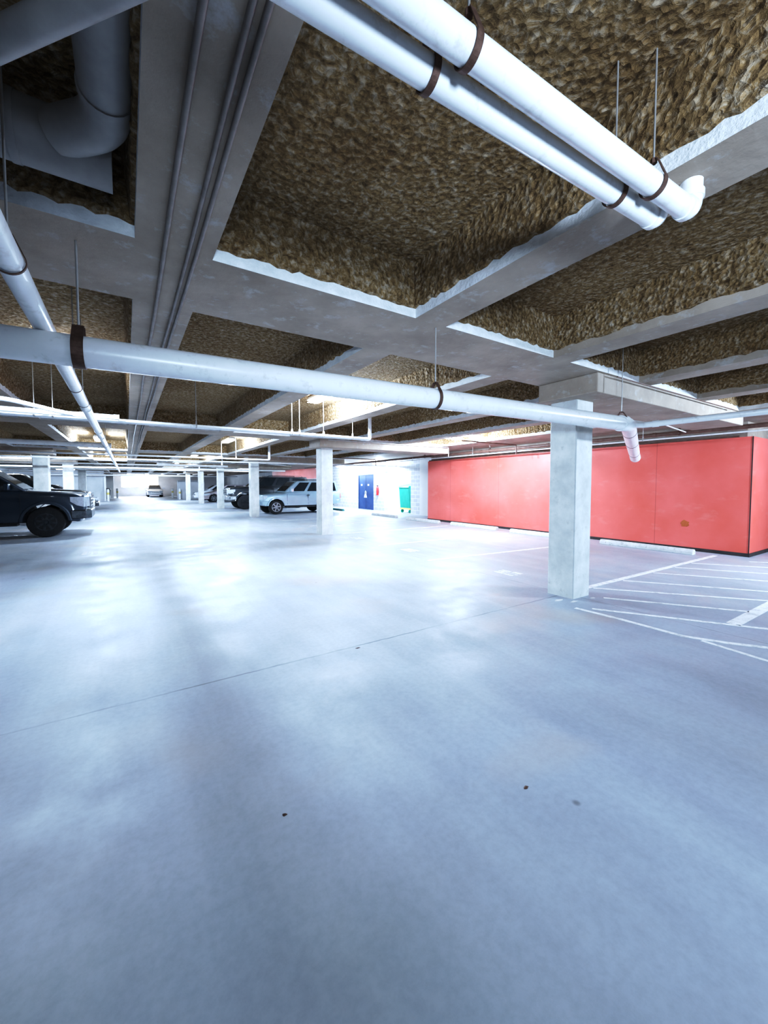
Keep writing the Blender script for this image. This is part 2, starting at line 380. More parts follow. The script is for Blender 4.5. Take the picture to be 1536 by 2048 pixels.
# ------------------------------------------------------------------ pipes
def pipe(name, path, r, label, cat='pipe', mat='pipe', bend=0.09, couplings=(), cr=1.16, cw=0.07, group=None, n=20, radii=None):
    p = rounded(path, bend) if len(path) > 2 else [Vector(q) for q in path]
    o = MB().tube(p, r, n, radii=radii).build(name, M[mat], smooth=50)
    tag(o, label, cat, group)
    for (q, d) in couplings:
        MB().ring(q, d, r, r*cr, cw).build('coupling', M[mat], o, smooth=50)
    return o
def hanger(p, d, r, ztop, label, strap=0.035, rod=0.005, mat='rust', tilt=(0, 0), group='pipe hangers'):
    """clevis strap round a pipe with a threaded rod to the concrete"""
    p = Vector(p); d = Vector(d).normalized(); up = Vector((0, 0, 1)); sd_ = d.cross(up).normalized()
    t = thing('pipe_hanger', p + up*(r+0.06), label, 'hanger', group); base = t.location.copy()
    mb = MB(); n = 22; ro = r+0.004; ri = r+0.0005
    ang = [math.radians(-35 + 250*k/n + 0) for k in range(n+1)]
    prof = []
    loop = [sd_*0.0 + up*(r+0.06)]
    ring = []
    for k in range(n+1):
        a = math.radians(30) - math.radians(240)*k/n
        ring.append(sd_*math.cos(a)*ro + up*math.sin(a)*ro)
    pts = [up*(r+0.05) + sd_*0.015] + ring + [up*(r+0.05) - sd_*0.015]
    prev = None
    for q in pts:
        outw = q.normalized()*0.004
        cur = [mb.bm.verts.new(p+q-d*strap/2-base), mb.bm.verts.new(p+q+d*strap/2-base), mb.bm.verts.new(p+q+d*strap/2+outw-base), mb.bm.verts.new(p+q-d*strap/2+outw-base)]
        if prev:
            for i in range(4): mb.bm.faces.new([prev[i], prev[(i+1) % 4], cur[(i+1) % 4], cur[i]])
        else: mb.bm.faces.new(cur)
        prev = cur
    mb.bm.faces.new(prev[::-1])
    mb.build('strap', M[mat], t)
    MB().tube([p+up*(r+0.046)-base, Vector((p.x+tilt[0], p.y+tilt[1], ztop))-base], rod, 8).build('rod', M['conduit'], t, smooth=50)
    MB().tube([p+up*(r+0.04)-base, p+up*(r+0.058)-base], 0.012, 6).build('nut', M[mat], t)
    return t
Z1 = 2.235; R1 = 0.084
def p1(x): return (x, 2.80 - 0.0586*(x+0.5), Z1)
d1 = Vector(p1(1)) - Vector(p1(0))
elb = Vector(p1(5.12))
endp = Vector((8.03, 3.73, 2.02))
o = pipe('drain_pipe', [p1(-3.6), elb, elb+(endp-elb)*0.2, endp], R1, 'thick white drain pipe crossing the view from left to the column, with elbow', bend=0.12, n=28)
dd = (endp-elb).normalized()
for t in (0.16, 0.45, 0.8): MB().ring(elb+(endp-elb)*t, dd, R1, R1*1.03, 0.022).build('band', M['rust'], o, smooth=50)
MB().ring(p1(5.0), d1, R1, R1*1.12, 0.10).build('coupling', M['pipe'], o, smooth=50)
MB().ring(endp, dd, R1, R1*1.05, 0.12).build('end_cap', M['pipe'], o, smooth=50)
hanger(p1(-0.2), d1, R1, ZB, 'wide brown strap hanger at the left of the thick drain pipe', 0.055, 0.006)
hanger(p1(2.23), d1, R1, ZB, 'rusty clevis hanger midway along the thick drain pipe', 0.03)
hanger(p1(4.98), d1, R1, ZR, 'rusty clevis hanger at the elbow end of the thick drain pipe', 0.03)
# thin pipe leaving the elbow to the right
pipe('branch_pipe', [elb+Vector((0.10, 0.0, 0.0)), (5.45, 2.45, 2.25), (5.86, 1.39, 2.30), (6.75, -1.2, 2.40)], 0.036, 'thin white pipe running right from the drain pipe elbow', bend=0.05,
     couplings=[((5.50, 2.33, 2.256), (0.36, -0.93, 0.04))])
pipe('conduit', [(5.85, 2.36, 2.27), (8.2, 3.0, 2.42)], 0.009, 'short thin white rod beneath the drop beam near the red wall', 'conduit')
# two upper pipes with elbows up into the joist
ZP = 2.70; RP = 0.042
def up_pipe(xa, ya, xb, yb, label):
    o = pipe('drain_pipe', [(xa, ya, ZP), (xb, yb, ZP), (xb, yb-0.0, ZB-0.001)], RP, label, bend=0.06, n=24)
    d = (xb-xa, yb-ya, 0)
    MB().ring((xb-0.055, yb, ZP), d, RP, RP*1.15, 0.03).build('coupling', M['pipe'], o, smooth=50)
    MB().ring((xb, yb, ZP+0.07), (0, 0, 1), RP, RP*1.15, 0.03).build('coupling', M['pipe'], o, smooth=50)
    return o
up_pipe(-0.9, 1.03, 2.06, 0.89, 'left of the two upper white pipes, with elbow into the joist')
up_pipe(-0.9, 0.91, 2.12, 0.785, 'right of the two upper white pipes, with elbow into the joist')
for x, lab in ((0.77, 'dark strap hanger on the left upper pipe near the image top'), (1.72, 'dark strap hanger on the left upper pipe near its elbow')):
    hanger((x, 1.03-0.0473*(x+0.9), ZP), (1, -0.047, 0), RP, ZR, lab, 0.022, 0.004)
for x, lab in ((0.82, 'dark strap hanger on the right upper pipe near the image top'), (1.80, 'dark strap hanger on the right upper pipe near its elbow')):
    hanger((x, 0.91-0.0414*(x+0.9), ZP), (1, -0.041, 0), RP, ZR, lab, 0.022, 0.004)
# pipe along the aisle at left
Z2 = 2.365; X2 = -0.36; R2 = 0.047
pipe('drain_pipe', [(X2, -1.0, Z2), (X2, 30.5, Z2)], R2, 'long white pipe running down the aisle above the thick drain pipe', n=24,
     couplings=[((X2, y, Z2), (0, 1, 0)) for y in (5.6, 7.9, 8.8, 11.4, 13.0, 17, 21, 25)], cr=1.14, cw=0.05)
for y, lab in ((2.1, 'wire hanger on the aisle pipe nearest the viewer'), (4.45, 'wire hanger on the aisle pipe just behind the thick drain pipe'), (5.25, 'wire hanger on the aisle pipe before its first coupling'), (10.6, 'wire hanger on the aisle pipe above the navy pickup')):
    hanger((X2, y, Z2), (0, 1, 0), R2, ZR if not 2.5 < y < 3.5 else ZB, lab, 0.012, 0.0045)
# diagonal pipe, upper left
pipe('drain_pipe', [(-1.2, 2.62, 2.70), (0.12, 1.067, 2.70)], 0.038, 'grey diagonal pipe crossing the top left corner', mat='duct')
# duct in the left pan
t = thing('air_duct', (-0.02, 2.1, 3.0), 'grey round duct with elbow inside the dark ceiling bay at top left', 'duct')
L = Vector(t.location)
def loc(p): return Vector(p) - L
MB().tube([loc((-1.38, 2.30, 3.0)), loc((-0.02, 2.30, 3.0))], 0.125, 28).build('main_run', M['duct'], t, smooth=50)
MB().tube([loc(q) for q in rounded([(-0.20, 2.22, 2.99), (-0.03, 2.05, 2.99), (-0.03, 0.2, 2.99)], 0.1)], 0.088, 28).build('branch_run', M['duct'], t, smooth=50)
MB().ring(loc((-0.03, 1.90, 2.99)), (0, 1, 0), 0.088, 0.094, 0.03).build('band', M['duct'], t, smooth=50)
MB().ring(loc((-0.36, 2.30, 3.0)), (1, 0, 0), 0.12, 0.13, 0.03).build('band', M['duct'], t, smooth=50)
# conduits strapped under the joist
for x, r, lab in ((0.21, 0.013, 'single conduit strapped under the left joist, leftmost of three'), (0.325, 0.011, 'middle conduit of the three under the left joist'), (0.365, 0.011, 'right-hand conduit of the three under the left joist')):
    o = MB().tube([(x + 0.004*math.sin(y*1.7+x*9), y, ZB-r-0.001 - 0.004*abs(math.sin(y*1.1))) for y in [-1+0.5*k for k in range(60)]], r, 10).build('conduit', M['conduit_shaded'], smooth=50)
    tag(o, lab, 'conduit', 'conduits under the left joist')

# pipe bundles crossing the aisle, with risers
def bundle(y, z, xr, n, seedlab, r=0.024, gap=0.075, left=XL):
    for k in range(n):
        yy = y - gap*k
        labs = [('rear', 'nearest', 'middle', 'second')][0]
        which = 'farthest' if k == 0 else ('nearest' if k == n-1 else 'inner')
        xx = xr + 0.06*(n-1-k)
        o = pipe('water_pipe', [(left, yy, z), (xx, yy, z), (xx, yy, ZR-0.02)], r, f'{which} white pipe with riser in the bundle {seedlab}', bend=0.06, n=12,
                 couplings=[((xx-0.09, yy, z), (1, 0, 0)), ((xx, yy, z+0.11), (0, 0, 1)), ((0.9, yy, z), (1, 0, 0)), ((-0.15-0.2*k, yy, z), (1, 0, 0))], cw=0.05, group=f'white pipes {seedlab}')
bundle(7.45, 2.48, 4.35, 3, 'passing just before the second column')
o = pipe('drain_pipe', [(-4, 7.14, 2.50), (-0.1, 7.14, 2.50)], 0.036, 'thick white sleeve pipe left of the aisle pipe crossing', couplings=[((-0.1, 7.14, 2.5), (1, 0, 0)), ((-0.9, 7.14, 2.5), (1, 0, 0)), ((-0.5, 7.14, 2.5), (1, 0, 0))])
pipe('drain_pipe', [(-4, 6.55, 2.55), (-1.2, 6.62, 2.55), (-0.75, 7.0, 2.50), (-0.62, 7.12, 2.50)], 0.028, 'white pipe curving into the sleeve pipe at far left', bend=0.12)
for x, lab in ((-1.05, 'white rod hanger left of the aisle pipe'), (-0.85, 'second white rod hanger left of the aisle pipe'), (1.0, 'short dark hanger on the bundle over the aisle'), (2.65, 'rod hanger on the bundle under the lit bay'), (2.8, 'second rod hanger on the bundle under the lit bay'), (3.3, 'third rod hanger on the bundle under the lit bay'), (3.95, 'rod hanger near the bundle risers')):
    hanger((x, 7.30, 2.48), (1, 0, 0), 0.026, ZR if not 3.78 < x < 4.1 else ZB, lab, 0.02, 0.006, 'conduit')
bundle(15.3, 2.46, 4.6, 2, 'beside the third column')
for k, y in enumerate((23.0, 31.0, 39.0)):
    bundle(y, 2.5, 4.4, 1, ['beyond the third column', 'beyond the fourth column', 'beyond the fifth column'][k], r=0.035)
pipe('drain_pipe', [(XL, 17.9, 2.44), (12.4, 17.9, 2.52)], 0.032, 'long white cross pipe behind the third column', couplings=[((x, 17.9, 2.44+0.004*(x+8)), (1, 0, 0)) for x in (-6, -4, 1, 5.8, 9)])
pipe('drain_pipe', [(XL, 12.3, 2.50), (-0.3, 12.3, 2.50)], 0.06, 'fat grey cross pipe above the navy pickup', couplings=[((x, 12.3, 2.5), (1, 0, 0)) for x in (-3.5, -1.0)])
pipe('drain_pipe', [(XL, 26.2, 2.44), (9.0, 26.2, 2.44)], 0.045, 'white cross pipe in front of the fourth column line')
pipe('drain_pipe', [(-6.8, 44.4, 1.9), (-6.0, 44.4, 2.4), (10, 44.4, 2.4)], 0.06, 'farthest white cross pipe before the end wall', bend=0.2)
for x, lab in ((2.9, 'lit hanger rods on the far pipe bundle'), (3.4, 'right hanger of the far pipe bundle')):
    hanger((x, 15.25, 2.46), (1, 0, 0), 0.028, ZR, lab, 0.03, 0.009, 'conduit')
pipe('drain_pipe', [(1.2, 20.6, 2.46), (2.2, 21.6, 2.46), (4.4, 21.6, 2.46)], 0.05, 'white angled pipe joint left of the third column', bend=0.2, couplings=[((1.4, 20.8, 2.46), (1, 1, 0))])
# sprinkler pipes along the red wall
pipe('sprinkler_pipe', [(10.35, 0.5, 2.66), (10.35, 26, 2.66)], 0.045, 'thick brown sprinkler main along the top of the red wall', mat='brown_pipe', n=12, couplings=[((10.35, y, 2.66), (0, 1, 0)) for y in (4.4, 7.2, 9.8, 12.5)])
pipe('water_pipe', [(10.25, 0.2, 2.55), (10.25, 24, 2.55)], 0.018, 'thin pale pipe below the brown sprinkler main', n=10, couplings=[((10.25, y, 2.55), (0, 1, 0)) for y in (5.6, 8.2)])
pipe('sprinkler_pipe', [(10.835, 3.0, 2.521), (10.835, 13.2, 2.521)], 0.02, 'thin brown pipe hugging the top edge of the red wall', mat='brown_pipe', n=10)
for k, (y, lab) in enumerate(((8.2, 'dark sprinkler branch with a drop beside the twin lights'), (16.5, 'dark sprinkler branch above the block pier'))):
    pipe('sprinkler_pipe', [(7.9, y, 2.74), (10.2, y, 2.74), (10.2, y, 2.45)], 0.02, lab, mat='brown_pipe', n=10, bend=0.04)
for y in (3.9, 9.4, 12.9):
    hanger((10.35, y, 2.66), (0, 1, 0), 0.047, ZB, 'rust coloured hanger on the brown sprinkler main', 0.03, 0.006, group='hangers on the sprinkler main')
    hanger((10.25, y+0.7, 2.55), (0, 1, 0), 0.02, ZB, 'thin hanger on the pale pipe below the sprinkler main', 0.02, 0.004, 'conduit', group='hangers on the pale pipe')
pipe('conduit', [(4.95, 2.52, 2.79), (8.8, 2.52, 2.79)], 0.008, 'thin dark conduit along the top of the nearest drop beam', 'conduit', mat='brown_pipe', n=8)
pipe('conduit', [(4.9, 10.52, 2.80), (9.5, 10.52, 2.80), (9.5, 10.52, 2.5)], 0.014, 'grey conduit on the drop beam left of the twin lights', 'conduit', mat='conduit', bend=0.05, n=8)

# ------------------------------------------------------------------ light fittings
LC = (0.59, 0.77, 1.0)
def fixture(x, y, z, lx, ly, label, power, mat='tube', ltop=None, light=True, spread=180):
    t = thing('ceiling_light', (x, y, z), label, 'light', 'fluorescent ceiling lights')
    hx, hy = lx/2, ly/2
    MB().prism([(-hx*1.0, 0.0), (hx*1.0, 0.0), (hx*0.7, 0.06), (-hx*0.7, 0.06)], 'y', -hy, hy).build('housing', M['white_paint'], t)
    MB().tube([(0, -hy*0.96, -0.018), (0, hy*0.96, -0.018)], 0.016, 10).build('tube', M[mat], t, smooth=60) if ly > lx else MB().tube([(-hx*0.96, 0, -0.018), (hx*0.96, 0, -0.018)], 0.016, 10).build('tube', M[mat], t, smooth=60)
    MB().box(-hx*0.95, hx*0.95, -hy*0.95, hy*0.95, -0.045, -0.040).build('diffuser', M[mat], t)
    if z < ZR-0.1:
        for sx in (-1, 1):
            a = (sx*hx*0.6, 0) if lx > ly else (0, sx*hy*0.6)
            MB().tube([(a[0], a[1], 0.05), (a[0], a[1], ZR-z)], 0.004, 6).build('rod', M['conduit'], t)
    if light and power:
        l = bpy.data.lights.new('lamp', 'SPOT' if spread < 180 else 'POINT'); l.shadow_soft_size = 0.05
        if spread < 180: l.spot_size = math.radians(spread); l.spot_blend = 0.35
        l.energy = power; l.color = LC
        lo = bpy.data.objects.new('lamp_light', l); C.objects.link(lo); lo.location = (x, y, z-0.13)
    return t
fixture(3.12, 6.85, 3.16, 0.22, 1.2, 'bright fluorescent light in the ceiling bay behind the thick drain pipe', 330)
fixture(-0.61, 6.2, 3.16, 0.2, 0.5, 'light tucked in the left ceiling bay behind the thick drain pipe', 290, spread=156)
fixture(8.3, 9.3, 2.98, 1.2, 0.2, 'left of the twin bright lights before the red wall', 260)
fixture(8.45, 8.6, 2.98, 1.2, 0.2, 'right of the twin bright lights before the red wall', 260)
fixture(3.0, 14.6, 3.05, 0.22, 1.2, 'bright light in the ceiling bay left of the third column', 380)
fixture(-0.75, 16.4, 3.05, 0.22, 1.2, 'bright light in the bay over the left of the aisle', 330, 'tube_far')
fixture(-0.75, 24.4, 3.05, 0.22, 1.2, 'second bright light along the left of the aisle', 350, 'tube_far')
fixture(3.0, 22.8, 3.05, 0.22, 1.2, 'bright light in the bay before the fourth column', 500, 'tube_far')
fixture(3.0, 31.0, 3.05, 0.22, 1.2, 'far light in the bay before the fifth column', 550, 'tube_far')
fixture(-4.2, 24.0, 2.75, 1.2, 0.25, 'small bright light above the navy pickup roof', 300, 'tube_far')
fixture(3.0, 41.0, 3.05, 0.22, 1.2, 'far light near the end of the aisle', 700, 'tube_far')
fixture(-4.0, 40.0, 2.75, 1.2, 0.25, 'added far light brightening the left cross wall', 450, 'tube_far')  # fitting added to brighten the left cross wall
fixture(11.7, 18.6, 2.72, 0.25, 1.2, 'glaring light above the alcove with the green bin', 420)
fixture(11.7, 23.2, 2.72, 0.25, 1.2, 'glaring light above the white block wall', 420)
fixture(13.4, 17.6, 2.78, 0.25, 0.9, 'light inside the white alcove above the green bin', 200)
fixture(8.5, 33.0, 2.98, 0.25, 1.2, 'light behind the dark truck', 350, 'tube_far')
fixture(2.0, 56.0, 2.98, 1.2, 0.25, 'last light before the bright opening', 900, 'tube_far')
def area(x, y, z, sx, sy, e, col=LC, rot=(0, 0, 0), spread=180):
    l = bpy.data.lights.new('lamp', 'AREA'); l.shape = 'RECTANGLE'; l.size = sx; l.size_y = sy; l.energy = e; l.color = col; l.spread = math.radians(spread)
    o = bpy.data.objects.new('lamp_light', l); C.objects.link(o); o.location = (x, y, z); o.rotation_euler = rot; return o
def spot(x, y, z, tx, ty, tz, e, size=120, blend=1.0, rad=0.25, col=LC):
    l = bpy.data.lights.new('lamp', 'SPOT'); l.energy = e; l.color = col; l.spot_size = math.radians(size); l.spot_blend = blend; l.shadow_soft_size = rad
    o = bpy.data.objects.new('lamp_light', l); C.objects.link(o); o.location = (x, y, z)
    o.rotation_euler = (Vector((tx, ty, tz))-Vector((x, y, z))).to_track_quat('-Z', 'Y').to_euler(); return o
# unseen spot lamps added behind the viewer, aimed to shape the light
spot(0.1, -2.4, 1.8, 2.9, 1.9, 1.75, 1050, 88, rad=0.35)
spot(9.8, -1.4, 2.6, 8.3, 3.2, 1.5, 1600, 165, rad=0.2)
area(1.5, YE-0.2, 1.9, 4.0, 1.3, 700, rot=(math.radians(-90), 0, 0))  # area lamp added before the end opening to strengthen its glow

# ------------------------------------------------------------------ painted lines
def stripe(pts, w, label, group):
    mb = MB(); P = [Vector((p[0], p[1], 0)) for p in pts]
    L, R = [], []
    for i, p in enumerate(P):
        d = (P[min(i+1, len(P)-1)] - P[max(i-1, 0)]).normalized(); s = Vector((-d.y, d.x, 0))*w/2
        for lst, q in ((L, p+s), (R, p-s)):
            lst.append((mb.bm.verts.new((q.x, q.y, 0.0005)), mb.bm.verts.new((q.x, q.y, 0.003))))
    for i in range(len(P)-1):
        mb.bm.faces.new([L[i][1], L[i+1][1], R[i+1][1], R[i][1]]); mb.bm.faces.new([L[i][0], L[i+1][0], R[i+1][0], R[i][0]])
        mb.bm.faces.new([L[i][0], L[i][1], L[i+1][1], L[i+1][0]]); mb.bm.faces.new([R[i][0], R[i][1], R[i+1][1], R[i+1][0]])
    mb.bm.faces.new([L[0][0], L[0][1], R[0][1], R[0][0]]); mb.bm.faces.new([L[-1][0], L[-1][1], R[-1][1], R[-1][0]])
    return tag(mb.build('painted_line', M['line']), label, 'painted line', group)
g = 'white stall lines on the floor before the red wall'
for x0, y0, x1, y1, lab in ((5.55, 3.22, 10.5, 3.22, 'white line edging the hatched area behind the big column'), (4.98, 6.1, 9.9, 5.75, 'white stall line reaching the left of the big column'),
        (5.2, 8.3, 9.9, 8.25, 'second white stall line from the big column'), (5.5, 10.9, 9.9, 11.0, 'white stall line at the foot of the second column'),
        (5.6, 13.65, 10, 13.75, 'white stall line just behind the second column'), (5.5, 16.4, 10, 16.4, 'white stall line in front of the silver blue SUV'), (5.4, 21.9, 10, 21.9, 'white stall line behind the silver blue SUV')):
    stripe([(x0, y0), (x1, y1)], 0.09, lab, g)
g2 = 'diagonal hatch stripes'
stripe([(5.45, 1.50), (14, 1.50)], 0.12, 'thick white boundary line at the right edge of the hatched area', g2)
for x, y, x1, y1, lab in ((4.70, 2.62, 5.95, 0.65, 'hatch stripe nearest the viewer right of the big column'), (5.29, 2.80, 6.15, 1.55, 'hatch stripe second from the viewer'), (5.67, 3.15, 6.95, 1.55, 'hatch stripe third from the viewer'),
        (6.51, 3.15, 7.65, 1.55, 'hatch stripe fourth from the viewer'), (7.52, 3.15, 8.6, 1.55, 'hatch stripe fifth from the viewer'), (8.35, 3.15, 9.4, 1.55, 'hatch stripe sixth from the viewer'), (9.07, 3.15, 10.25, 1.55, 'hatch stripe near the red wall corner'), (10.2, 2.6, 11.0, 1.55, 'farthest short hatch stripe beyond the red corner')):
    stripe([(x, y), (x1, y1)], 0.055, lab, g2)
stripe([(4.56, 2.75), (4.60, 2.25), (4.60, 1.65), (4.75, 1.35), (5.1, 0.85)], 0.06, 'faint curved line right of the big column toward the viewer', g2)
stripe([(4.62, 1.5), (4.55, 1.0), (4.6, 0.6)], 0.045, 'faint short line crossing near the right frame edge', g2)
g3 = 'worn stencilled stall numbers'
def stencil(x, y, label):
    mb = MB(); rnd = random.Random(int(x*10+y))
    for k in range(3):
        for j in range(2):
            a = x + k*0.10; b = y + j*0.22
            mb.box(a, a+0.07+rnd.uniform(-.02, .02), b, b+0.19, 0.0005, 0.003)
    return tag(mb.build('stall_marking', M['line']), label, 'floor marking', g3)
stencil(5.3, 4.3, 'worn white marking on the floor left of the big column')
stencil(5.3, 7.1, 'worn white marking between the two nearest stall lines')
stencil(5.3, 9.6, 'worn white marking in front of the second column')
stencil(-0.85, 10.6, 'worn white marking on the floor before the navy pickup')
# chips and spots on the floor
def px_spot(x, y, rx, ry, mat, label, cat, name):
    mb = MB(); n = 11; vs = []; top = mb.bm.verts.new((x, y, 0.005))
    for k in range(n):
        j = 1+random.uniform(-.35, .35)
        vs.append(mb.bm.verts.new((x+rx*math.cos(2*PI*k/n)*j, y+ry*math.sin(2*PI*k/n)*j, 0.0004)))
    for k in range(n): mb.bm.faces.new([vs[k], vs[(k+1) % n], top])
    mb.bm.faces.new(vs[::-1])
    return tag(mb.build(name, M[mat]), label, cat)
px_spot(1.63, 1.22, 0.016, 0.010, 'rust', 'small rusty speck on the floor at lower right', 'speck', 'rust_speck')
px_spot(0.57, 1.71, 0.010, 0.010, 'rust', 'small rusty speck on the floor at lower left', 'speck', 'rust_speck')
px_spot(1.75, 3.15, 0.022, 0.012, 'rust', 'small dark speck on the floor in mid aisle', 'speck', 'rust_speck')
px_spot(4.70, 3.06, 0.07, 0.03, 'stop', 'pale chip of concrete left of the big column base', 'chip', 'concrete_chip')
px_spot(4.80, 2.92, 0.07, 0.025, 'stop', 'pale chip of concrete touching the big column base', 'chip', 'concrete_chip')
px_spot(5.17, 2.88, 0.05, 0.025, 'stop', 'pale chip of concrete right of the big column base', 'chip', 'concrete_chip')

# wheel stops
def wheel_stop(x, y, L, label, mat='stop', rz=0):
    mb = MB(); h = L/2
    prof = [(-0.08, 0), (0.08, 0), (0.075, 0.06), (0.045, 0.115), (-0.045, 0.115), (-0.075, 0.06)]
    mb.prism(prof, 'y', -h, h)
    o = mb.build('wheel_stop', M[mat], bevel=0.012); o.location = (x, y, 0); o.rotation_euler.z = rz
    return tag(o, label, 'wheel stop', 'concrete wheel stops')
wheel_stop(10.2, 4.5, 2.0, 'concrete wheel stop nearest the red wall corner')
wheel_stop(10.2, 7.4, 1.9, 'white wheel stop partly hidden by the big column')
wheel_stop(10.25, 10.05, 2.2, 'white wheel stop against the left half of the red wall')
wheel_stop(10.2, 12.85, 2.1, 'pale wheel stop at the left end of the red wall')
wheel_stop(10.3, 15.9, 2.1, 'grey wheel stop in front of the block pier and green bin')
wheel_stop(10.45, 21.4, 1.9, 'dark green wheel stop seen right of the second column', 'stop_green')

# ------------------------------------------------------------------ door, bin, extinguisher
d = bpy.data.objects.new('door_1', None); C.objects.link(d); d.location = (12.42, 21.235, 0); d['kind'] = 'structure'
MB().box(-0.005, 0.05, -0.90, 0.90, 0.0, 2.12).build('door_leaf', M['door_blue'], d)
fr = MB(); fr.box(-0.03, 0.06, -0.915, -0.86, 0, 2.13); fr.box(-0.03, 0.06, 0.86, 0.915, 0, 2.13); fr.box(-0.03, 0.06, -0.86, 0.86, 2.08, 2.13)
fr.build('door_frame', M['door_blue'], d)
MB().box(-0.012, 0, -0.004, 0.004, 0.02, 2.08).build('door_gap', M['black'], d)
for yy in (-0.30, 0.52): MB().box(-0.012, -0.006, yy-0.09, yy+0.09, 1.45, 1.56).build('door_notice', M['white_paint'], d)
s = MB()
s.tube([(-0.014, 0.05, 1.10), (-0.006, 0.05, 1.10)], 0.06, 12); s.prism([(-0.13, 0.72), (0.23, 0.72), (0.10, 1.05), (0.0, 1.05)], 'x', -0.014, -0.006)
s.build('door_pictogram', M['white_paint'], d)
for yy in (-0.08, 0.08): MB().box(-0.05, -0.006, yy-0.015, yy+0.015, 0.95, 1.1).build('door_handle', M['conduit'], d)
t = thing('garbage_bin', (13.0, 17.35, 0), 'green wheeled bin with sloped lid in the white alcove', 'bin')
MB().prism([(-0.42, 0.25), (0.42, 0.25), (0.52, 1.35), (-0.52, 1.35)], 'y', -0.45, 0.45).build('body', M['green'], t, bevel=0.02)
MB().prism([(-0.56, 1.35), (0.56, 1.35), (0.50, 1.62), (-0.50, 1.45)], 'y', -0.48, 0.48).build('lid', M['green'], t, bevel=0.02)
MB().box(-0.44, 0.44, -0.47, 0.47, 0.18, 0.27).build('base_rail', M['yellow'], t)
for sx in (-0.35, 0.35):
    for sy in (-0.35, 0.35): MB().tube([(sx, sy-0.03, 0.09), (sx, sy+0.03, 0.09)], 0.09, 12).build('wheel', M['green'], t)
t = thing('fire_extinguisher', (12.33, 19.75, 0.9), 'red fire extinguisher on the block pier right of the blue door', 'extinguisher')
MB().tube([(0, 0, 0), (0, 0, 0.03), (0, 0, 0.42), (0, 0, 0.48), (0, 0, 0.52)], 0.07, 14, radii=[0.06, 0.07, 0.07, 0.045, 0.02]).build('cylinder', M['ext_red'], t, smooth=50)
MB().box(-0.06, 0.05, -0.015, 0.015, 0.52, 0.58).build('handle', M['black'], t)
MB().box(0.045, 0.07, -0.04, 0.04, 0.1, 0.4).build('bracket', M['black'], t)
MB().tube([(0, 0.02, 0.53), (-0.02, 0.09, 0.45), (-0.02, 0.09, 0.15)], 0.012, 8).build('hose', M['black'], t)
for x, y, lab in ((-1.45, 44.9, 'yellowish bollard beside the left cross wall'), (-0.9, 54.5, 'pale bollard at the left of the bright opening'), (4.5, 52.5, 'yellowish bollard at the right of the bright opening'), (4.7, 46.9, 'pale bollard beside the right cross wall')):
    t = thing('bollard', (x, y, 0), lab, 'bollard', 'bollards at the end of the aisle')
    MB().tube([(0, 0, 0), (0, 0, 1.05), (0, 0, 1.12)], 0.10, 12, radii=[0.1, 0.1, 0.06]).build('post', M['white_paint'], t, smooth=50)
    MB().tube([(0, 0, 0.6), (0, 0, 0.8)], 0.104, 12).build('band', M['yellow'], t, smooth=50)
t = thing('trash_can', (-1.75, 51.5, 0), 'dark trash can beside the doorway at the far end of the aisle', 'bin')
MB().tube([(0, 0, 0), (0, 0, 1.0)], 0.3, 14, radii=[0.26, 0.32]).build('body', M['navy'], t, smooth=50)
MB().tube([(0, 0, 1.0), (0, 0, 1.06), (0, 0, 1.16)], 0.3, 14, radii=[0.33, 0.33, 0.15]).build('lid', M['navy'], t, smooth=50)

